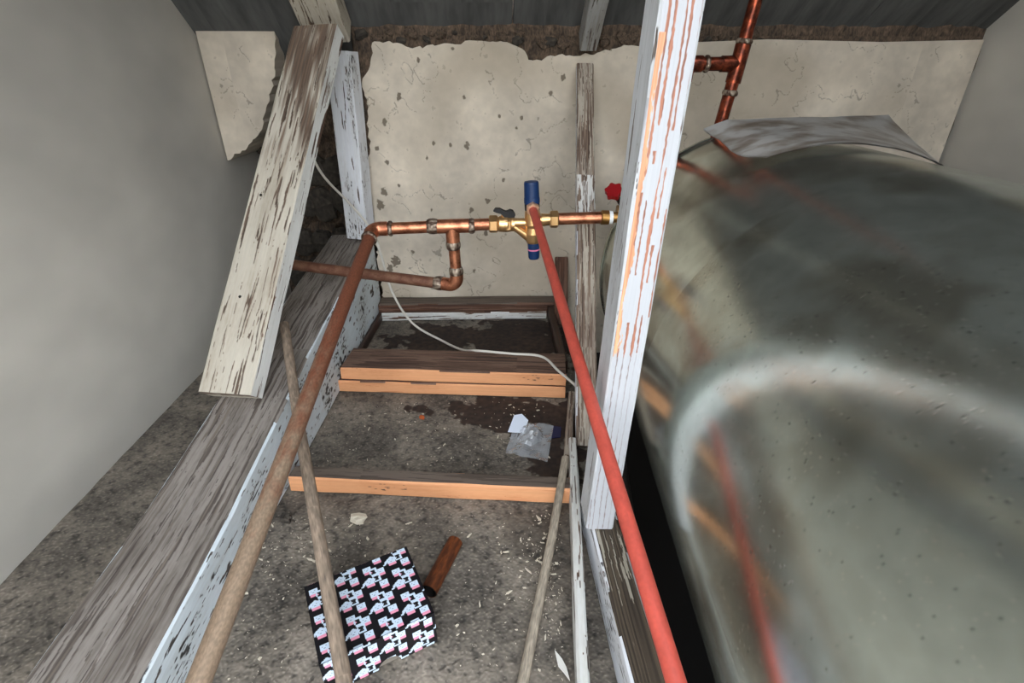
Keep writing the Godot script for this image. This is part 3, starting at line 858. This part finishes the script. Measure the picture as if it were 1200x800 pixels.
# ------------------------------------------------------------------ pipework
func build_pipework() -> void:
	var r := 0.011
	var E := Vector3(-0.225, 0.337, -0.95)          # elbow at the left
	var T := Vector3(-0.077, 0.341, -0.95)          # tee
	var V := Vector3(-0.004, 0.344, -0.95)          # where the stop valve starts
	var o := thing("copper_pipework", "soldered copper pipes running across the wall and down the left side, with a tee", "pipe")
	var low := Vector3(-0.285, 0.035, 0.0)
	var dn := (Vector3(-0.255, 0.171, -0.43) - E).normalized()
	# elbow
	var el := arc(E + dn * 0.05, E, E + Vector3(0.05, 0.001, 0), 0.016, 10)
	put("elbow", tube([el[0] + dn * 0.012] + el + [el[-1] + Vector3(0.012, 0, 0)], r + 0.0022), o, M.copper)
	collar(o, E + dn * 0.031, dn, r + 0.001, 0.004)
	collar(o, E + Vector3(0.033, 0.0006, 0), Vector3.RIGHT, r + 0.001, 0.004)
	put("pipe", tube([E + dn * 0.02, E.lerp(low, 0.3), E.lerp(low, 0.6), low], r), o, M.copper_dusty, "long dusty brown copper pipe running down towards the viewer")
	put("pipe", tube([E + Vector3(0.02, 0, 0), V], r), o, M.copper)
	# tee
	put("tee", tube([T + Vector3(-0.032, -0.0006, 0), T + Vector3(0.032, 0.0006, 0)], r + 0.0022), o, M.copper)
	put("tee_branch", tube([T, T + Vector3(0, -0.03, 0)], r + 0.002), o, M.copper)
	collar(o, T + Vector3(-0.036, 0, 0), Vector3.RIGHT, r + 0.001, 0.011)
	collar(o, T + Vector3(0.036, 0, 0), Vector3.RIGHT, r + 0.001, 0.006)
	collar(o, T + Vector3(0.0, -0.036, 0), Vector3.UP, r + 0.0005, 0.009)
	var L := Vector3(-0.074, 0.222, -0.95)
	var A := Vector3(-0.47, 0.243, -1.045)
	var ad := (A - L).normalized()
	put("pipe", tube([T, L + Vector3(0, 0.012, 0)], r), o, M.copper, "short copper drop below the tee")
	collar(o, L + Vector3(-0.0004, 0.030, 0), Vector3.UP, r + 0.0005, 0.009)
	var e2 := arc(L + Vector3(0, 0.05, 0), L, L + ad * 0.05, 0.016, 10)
	put("elbow", tube([e2[0] + Vector3(0, 0.010, 0)] + e2 + [e2[-1] + ad * 0.014], r + 0.0022), o, M.copper)
	collar(o, L + ad * 0.037, ad, r + 0.0006, 0.010)
	put("pipe", tube([L + ad * 0.015, L.lerp(A, 0.5), A], r), o, M.copper_old, "old tarnished copper pipe passing behind the leaning plank")
	# right-hand length into the tank
	var R0 := Vector3(0.122, 0.3525, -0.95); var R1 := Vector3(0.207, 0.3545, -0.95)
	o = thing("copper_pipe", "short copper pipe between the pressure valve and the tank", "pipe")
	put("pipe", tube([R0, R1], r), o, M.copper)
	put("black_nut", turned(R1, Vector3.RIGHT, [[-0.006, r], [-0.004, 0.0135], [0.009, 0.0135], [0.009, 0.0]], 16), o, M.bronze)
	put("tape_wrap", turned(R1 + Vector3(0.009, 0, 0), Vector3.RIGHT, [[0, 0], [0, 0.0125], [0.007, 0.012], [0.007, 0]], 20), o, M.ptfe, "white tape wound on the thread")
	put("thread", turned(R1 + Vector3(0.016, 0, 0), Vector3.RIGHT, [[0, 0.010], [0.05, 0.010]], 16), o, M.bronze)

	# stop valve
	o = thing("stop_valve", "brass stop valve with a black lever left of the blue-capped valve", "valve")
	hexnut("union_nut", o, V + Vector3(-0.004, 0, 0), Vector3.RIGHT, 0.0165, 0.016, M.brass)
	put("valve_body", turned(V + Vector3(0.012, 0, 0), Vector3.RIGHT, [[0, 0], [0, 0.0125], [0.003, 0.0145], [0.012, 0.0150], [0.018, 0.0150], [0.022, 0.0125], [0.026, 0.0138], [0.031, 0.0138], [0.032, 0.0], ], 24), o, M.brass)
	hexnut("body_hex", o, V + Vector3(0.026, 0, 0), Vector3.RIGHT, 0.0155, 0.010, M.brass)
	put("stem", tube([V + Vector3(0.024, 0.012, 0), V + Vector3(0.024, 0.019, 0)], 0.0055, 14), o, M.brass)
	# butterfly lever
	var lv := PackedVector2Array()
	for p in [[-0.024, 0.004], [-0.020, 0.0085], [-0.012, 0.0085], [-0.006, 0.005], [0.0, 0.003], [0.007, 0.006], [0.013, 0.004], [0.017, -0.003], [0.015, -0.008], [0.006, -0.008], [-0.004, -0.007], [-0.010, -0.001], [-0.018, 0.001]]: lv.append(Vector2(p[0], p[1]))
	var lm := put("lever", extruded(lv, 0.006, -0.006, Vector2(10, 10)), o, M.black, "black lever")
	lm.position = V + Vector3(0.028, 0.021, 0)

	# pressure regulating valve
	var P := Vector3(0.0735, 0.350, -0.95)
	o = thing("pressure_valve", "brass pressure valve with a tall blue cap on top and a blue cap below", "valve")
	var up := Vector3(-0.055, 1, 0.0).normalized()
	put("valve_body", turned(P - up * 0.042, up, [[0, 0], [0, 0.0125], [0.004, 0.0142], [0.018, 0.0162], [0.030, 0.0150], [0.036, 0.0162], [0.050, 0.0152], [0.064, 0.0130], [0.066, 0.0]], 28), o, M.brass)
	put("inlet_arm", tube([V + Vector3(0.040, 0.002, 0), P + Vector3(0, -0.004, 0)], 0.0085, 20), o, M.brass)
	put("strainer_arm", tube([V + Vector3(0.042, -0.004, 0), P - up * 0.034 + Vector3(-0.004, 0, 0)], [0.0065, 0.010], 18), o, M.brass)
	put("outlet_arm", tube([P, Vector3(0.112, 0.352, -0.95)], 0.0075, 18), o, M.brass)
	hexnut("union_nut", o, Vector3(0.106, 0.3518, -0.95), Vector3(1, 0.02, 0), 0.0160, 0.015, M.brass)
	put("outlet_cone", tube([Vector3(0.090, 0.351, -0.95), Vector3(0.107, 0.352, -0.95)], [0.012, 0.010], 20), o, M.brass)
	put("neck", turned(P + up * 0.020, up, [[0, 0.0137], [0.013, 0.0142], [0.013, 0.0]], 24), o, M.black, "black collar under the blue cap")
	put("upper_cap", turned(P + up * 0.030, up, [[0, 0], [0, 0.0135], [0.004, 0.0148], [0.012, 0.0145], [0.013, 0.0140], [0.038, 0.0136], [0.041, 0.0125], [0.043, 0.0]], 32), o, M.blue, "tall blue cap")
	put("lower_cap", turned(P - up * 0.040, -up, [[0, 0], [0, 0.0114], [0.031, 0.0107], [0.034, 0.0095], [0.0345, 0.0]], 28), o, M.blue, "blue cap below")
	put("cap_ring", turned(P - up * 0.054, -up, [[0, 0.0112], [0.0004, 0.0117], [0.0024, 0.0117], [0.0028, 0.0112]], 28), o, M.pink, "pink ring on the lower cap")
	var ra := Vector3(0.072, 0.3755, -0.932); var rb := Vector3(0.124, 0.216, -0.208)
	var rd := (rb - ra).normalized()
	hexnut("outlet_nut", o, ra - rd * 0.006, rd, 0.0125, 0.012, M.nut)
	put("outlet_stub", tube([P + up * 0.014, ra], 0.009, 16), o, M.brass)

	o = thing("discharge_pipe", "long straight pipe painted dull red, running from the pressure valve towards the viewer", "pipe")
	put("pipe", tube([ra + rd * 0.004, ra.lerp(rb, 0.33), ra.lerp(rb, 0.66), rb, rb + rd * 0.26], 0.0075, 24), o, M.red_pipe)

	# vent pipes at the right
	o = thing("vent_pipework", "dark copper pipes with a tee in the top right corner, dropping into the tank", "pipe")
	var c0 := Vector3(0.4135, 0.470, -1.0)
	var tee := Vector3(0.431, 0.608, -1.0)
	var cd := (Vector3(0.441, 0.699, -1.0) - tee).normalized()
	put("pipe", tube([c0, tee, tee + cd * 0.42], r), o, M.copper_dark)
	put("tee", tube([tee - cd * 0.030, tee + cd * 0.030], r + 0.0022), o, M.copper_dark)
	var k0 := Vector3(0.341, 0.608, -1.0); var kd := Vector3(-0.02, -1, 0).normalized()
	var e3 := arc(tee, k0, k0 + kd * 0.1, 0.016, 10)
	put("tee_branch", tube([tee, tee + Vector3(-0.030, 0, 0)], r + 0.002), o, M.copper_dark)
	put("pipe", tube([tee, k0 + Vector3(0.015, 0, 0)], r), o, M.copper_dark)
	put("elbow", tube([e3[0] + Vector3(0.010, 0, 0)] + e3 + [e3[-1] + kd * 0.012], r + 0.0022), o, M.copper_dark)
	put("pipe", tube([e3[-1], k0 + kd * 0.20], r), o, M.copper_dark)
	collar(o, tee + cd * 0.034, cd, r + 0.0005, 0.004)
	collar(o, tee - cd * 0.046, cd, r, 0.005)
	collar(o, k0 + Vector3(0.034, 0, 0), Vector3.RIGHT, r + 0.0005, 0.004)

# ------------------------------------------------------------------ loose things
func build_loose_things() -> void:
	# patterned carton
	var o := thing("carton", "small flat carton printed with white and pink tags on black, lying on the floor", "box", Vector3(-0.154, 0.0, -0.3915))
	o.rotation.y = atan2(0.055, 0.114)
	var w := 0.126; var d := 0.103; var h := 0.055
	var inner := BoxMesh.new()
	inner.size = Vector3(w - 0.004, h - 0.003, d - 0.004)
	put("inner_box", inner, o, M.grey_board).position = Vector3(0, h / 2 - 0.001, -0.001)
	put("lid", panel(w, d, Vector2(1, 1)), o, M.print).transform = Transform3D(Basis(Vector3.RIGHT, Vector3.FORWARD, Vector3.UP), Vector3(0, h, 0))
	for s in [-1, 1]:
		var sp := put("side_panel", panel(d, h, Vector2(0.8, 0.45)), o, M.print)
		sp.transform = Transform3D(Basis(Vector3.FORWARD * s, Vector3.UP, Vector3.RIGHT * s), Vector3(w / 2 * s, h / 2, 0))
	put("back_panel", panel(w, h, Vector2(1, 0.45)), o, M.print).transform = Transform3D(Basis(Vector3.LEFT, Vector3.UP, Vector3.FORWARD), Vector3(0, h / 2, -d / 2))
	var fo := PackedVector2Array([Vector2(-w / 2, 0.001), Vector2(-w / 2, h), Vector2(w / 2, h), Vector2(w / 2, 0.001)])
	for k in 13:
		var a := PI * k / 12.0
		fo.append(Vector2(0.006 + cos(a) * 0.013, 0.001 + sin(a) * 0.013))
	put("front_flap", extruded(fo, d / 2 + 0.0004, d / 2 - 0.0008, Vector2(1 / w, -1 / w), Vector2(0.5, 0.55)), o, M.print, "front flap with a half-round thumb notch")

	# copper offcut
	var ca := Vector3(-0.0905, 0.0115, -0.4310); var cb := Vector3(-0.0615, 0.0115, -0.508)
	o = thing("pipe_offcut", "short rusty brown pipe offcut lying beside the carton", "pipe")
	put("tube_wall", tube([ca, cb], 0.011, 24, false), o, M.rusty)
	put("tube_bore", tube([ca, cb], 0.0098, 24, false), o, M.dark_steel)

	# long rods
	var s0 := Vector3(-0.366, 0.190, -0.811); var s1 := Vector3(-0.154, 0.072, -0.293)
	var sd := (s1 - s0).normalized()
	o = thing("rod", "grey-brown rod passing under the dusty copper pipe and over the carton", "rod")
	put("rod", tube([s0 - sd * 0.03, s0.lerp(s1, 0.4) + Vector3(-0.003, 0, 0), s1, s1 + sd * 0.20], 0.0078, 20), o, M.stick)
	o = thing("rod", "thin pale rod lying on the floor left of the white edge board", "rod")
	put("rod", tube([Vector3(0.111, 0.040, -0.645), Vector3(0.074, 0.022, -0.50), Vector3(0.023, 0.010, -0.316), Vector3(-0.015, 0.007, -0.19)], 0.0062, 18), o, M.stick_pale)
	o = thing("steel_pipe", "dark thin pipe in the gap between the right frame and the tank", "pipe")
	put("pipe", tube([Vector3(0.205, 0.10, -0.78), Vector3(0.188, -0.02, -0.42), Vector3(0.18, -0.08, -0.25)], 0.007, 16), o, M.dark_steel)

	# cable
	o = thing("cable", "thin white cable hanging from behind the left post and lying over the stacked pine boards", "cable")
	var cp := [Vector3(-0.40, 0.48, -1.18), Vector3(-0.372, 0.40, -1.17), Vector3(-0.335, 0.315, -1.235), Vector3(-0.286, 0.262, -1.20), Vector3(-0.266, 0.20, -1.18), Vector3(-0.250, 0.121, -1.17), Vector3(-0.200, 0.060, -1.12), Vector3(-0.125, 0.020, -1.096), Vector3(-0.075, 0.032, -1.03), Vector3(-0.038, 0.060, -0.975), Vector3(0.035, 0.0595, -0.960), Vector3(0.098, 0.0595, -0.945), Vector3(0.127, 0.060, -0.884), Vector3(0.158, 0.055, -0.828), Vector3(0.18, 0.03, -0.80)]
	put("sheath", tube(curve(cp, 8), 0.0028, 12), o, M.cable)

	# clear blister packet
	o = thing("plastic_packet", "crumpled clear plastic packet with a white card flap, on the floor below the stacked boards", "packet")
	var clear := plain(Color(0.86, 0.88, 0.90, 0.32), 0.15)
	clear.transparency = BaseMaterial3D.TRANSPARENCY_ALPHA
	var st := flat()
	var n := noise(601, 9.0, 2)
	var A := Vector3(0.014, 0, -0.702); var B := Vector3(0.085, 0, -0.672); var C := Vector3(0.107, 0, -0.775); var D := Vector3(0.036, 0, -0.792)
	var N := 18
	var g := []
	for i in N + 1:
		var row := []
		for j in N + 1:
			var u := float(i) / N; var v := float(j) / N
			var p := A.lerp(B, u).lerp(D.lerp(C, u), v)
			var bub := maxf(0.0, 1.0 - Vector2((u - 0.45) / 0.30, (v - 0.62) / 0.26).length())
			p.y = 0.003 + 0.004 * (1.0 + n.get_noise_2d(u * 0.25, v * 0.25)) + 0.020 * sqrt(bub) * (0.8 + 0.5 * n.get_noise_2d(u, v))
			row.append(p)
		g.append(row)
	for i in N:
		for j in N:
			quad(st, g[i][j], g[i + 1][j], g[i + 1][j + 1], g[i][j + 1], Vector2.ZERO, Vector2.ZERO, Vector2.ZERO, Vector2.ZERO, Vector3.UP)
	put("blister", done(st), o, clear)
	var card := PackedVector2Array()
	for p in [[0, 0], [0.030, 0.0], [0.034, 0.030], [0.020, 0.044], [0.006, 0.040]]: card.append(Vector2(p[0], p[1]))
	var cm := put("card_flap", extruded(card, 0.0006, -0.0006, Vector2(1, 1)), o, plain(Color(0.82, 0.85, 0.90), 0.6), "white card flap")
	cm.transform = Transform3D(Basis(Vector3(0.97, 0.05, 0.2), Vector3(0.25, 0.25, -0.93), Vector3(0, 1, 0.2)).orthonormalized(), Vector3(0.020, 0.012, -0.752))
	var bl := PackedVector2Array()
	for p in [[0, 0], [0.018, 0.004], [0.020, 0.034], [0.002, 0.036]]: bl.append(Vector2(p[0], p[1]))
	var bm := put("blue_tab", extruded(bl, 0.0006, -0.0006, Vector2(1, 1)), o, plain(Color(0.05, 0.09, 0.26), 0.4), "dark blue printed tab")
	bm.transform = Transform3D(Basis(Vector3(1, 0, 0.1), Vector3(0.1, 0, -1), Vector3(0, 1, 0)).orthonormalized(), Vector3(0.098, 0.0035, -0.742))

	# single bits on the floor
	var rng := RandomNumberGenerator.new()
	rng.seed = 77
	o = thing("plaster_lump", "pale beige lump of plaster on the floor above the carton", "rubble", Vector3(-0.211, 0.004, -0.562))
	put("lump", lump(rng, Vector3(0.024, 0.010, 0.016), 5, 8, 0.3), o, M.chip)
	o = thing("plaster_lump", "grey lump of rubble at the foot of the broad left timber", "rubble", Vector3(-0.318, 0.006, -0.565))
	put("lump", lump(rng, Vector3(0.016, 0.012, 0.014), 5, 8, 0.3), o, M.stone)
	o = thing("brick_crumb", "small orange brick crumb on the floor in front of the stacked boards", "rubble", Vector3(-0.145, 0.003, -0.816))
	put("lump", lump(rng, Vector3(0.012, 0.007, 0.010), 5, 8, 0.3), o, plain(Color(0.66, 0.32, 0.14), 0.9))
	o = thing("wood_splinter", "long white paint flake on the floor at the bottom, by the pale rod", "splinter", Vector3(0.069, 0.002, -0.340))
	var sp := PackedVector2Array()
	for p in [[-0.006, 0.016], [0.001, 0.006], [0.005, -0.004], [0.007, -0.018], [0.002, -0.010], [-0.004, -0.002]]: sp.append(Vector2(p[0], p[1]))
	var sm := put("flake", extruded(sp, 0.001, -0.001, Vector2(1, 1)), o, plain(Color(0.86, 0.85, 0.82), 0.7))
	sm.rotation.x = -PI / 2

	# litter of chips and splinters: nobody could count it
	var ls := flat()
	for k in 1100:
		var x: float; var z: float
		if k < 330:
			x = rng.randfn(0.062, 0.022); z = rng.randfn(-0.46, 0.06)
		elif k < 480:
			x = rng.randfn(-0.27, 0.04); z = rng.randfn(-0.53, 0.05)
		else:
			x = rng.randf_range(-0.33, 0.105); z = rng.randf_range(-0.87, -0.22)
		x = clampf(x, -0.335, 0.108)
		if z < -0.25 and absf(x + 0.154) < 0.085 and absf(z + 0.39) < 0.08: continue
		if x > 0.118 + (z + 0.655) * -0.112 - 0.012: continue
		if z < -0.57 and z > -0.67: continue
		var big := 0.25 + 1.0 * pow(rng.randf(), 5.0)
		var ln := rng.randf_range(0.002, 0.011) * big; var wd := rng.randf_range(0.0014, 0.0034) * big
		var a := rng.randf_range(0, PI)
		var X := Vector3(cos(a), rng.randf_range(-0.1, 0.1), sin(a)); var Y := Vector3(-sin(a), 0, cos(a))
		var c := Vector3(x, 0.0022, z)
		var p := [c - X * ln * 0.5, c - X * ln * 0.1 + Y * wd * 0.5, c + X * ln * 0.5 + Y * wd * 0.2, c + X * ln * 0.3 - Y * wd * 0.5]
		var up := Vector3(0, 0.0012 * big + 0.0004, 0)
		quad(ls, p[0] + up, p[1] + up, p[2] + up, p[3] + up, Vector2.ZERO, Vector2.ZERO, Vector2.ZERO, Vector2.ZERO, Vector3.UP)
		for e in 4:
			var q: Vector3 = p[e]; var q2: Vector3 = p[(e + 1) % 4]
			quad(ls, q, q2, q2 + up, q + up, Vector2.ZERO, Vector2.ZERO, Vector2.ZERO, Vector2.ZERO, (q + q2) * 0.5 - c)
	var li := MeshInstance3D.new()
	li.name = numbered("floor_litter")
	li.mesh = done(ls)
	li.material_override = M.chip
	add_child(li)
	tag(li, "pale wood splinters and paint crumbs scattered over the floor", "litter")
	li.set_meta("kind", "stuff")

func panel(w: float, h: float, uv: Vector2) -> ArrayMesh:
	var st := flat()
	var a := w / 2; var b := h / 2; var t := 0.0008
	quad(st, Vector3(-a, b, 0), Vector3(a, b, 0), Vector3(a, -b, 0), Vector3(-a, -b, 0), Vector2(0, 0), Vector2(uv.x, 0), Vector2(uv.x, uv.y), Vector2(0, uv.y), Vector3.BACK)
	quad(st, Vector3(-a, b, -t), Vector3(a, b, -t), Vector3(a, -b, -t), Vector3(-a, -b, -t), Vector2(0, 0), Vector2(uv.x, 0), Vector2(uv.x, uv.y), Vector2(0, uv.y), Vector3.FORWARD)
	for e in [[Vector3(-a, b, 0), Vector3(a, b, 0), Vector3.UP], [Vector3(a, b, 0), Vector3(a, -b, 0), Vector3.RIGHT], [Vector3(a, -b, 0), Vector3(-a, -b, 0), Vector3.DOWN], [Vector3(-a, -b, 0), Vector3(-a, b, 0), Vector3.LEFT]]:
		var dn := Vector3(0, 0, -t)
		quad(st, e[0], e[1], e[1] + dn, e[0] + dn, Vector2(0, 0), Vector2(0.01, 0), Vector2(0.01, 0.01), Vector2(0, 0.01), e[2])
	return done(st)
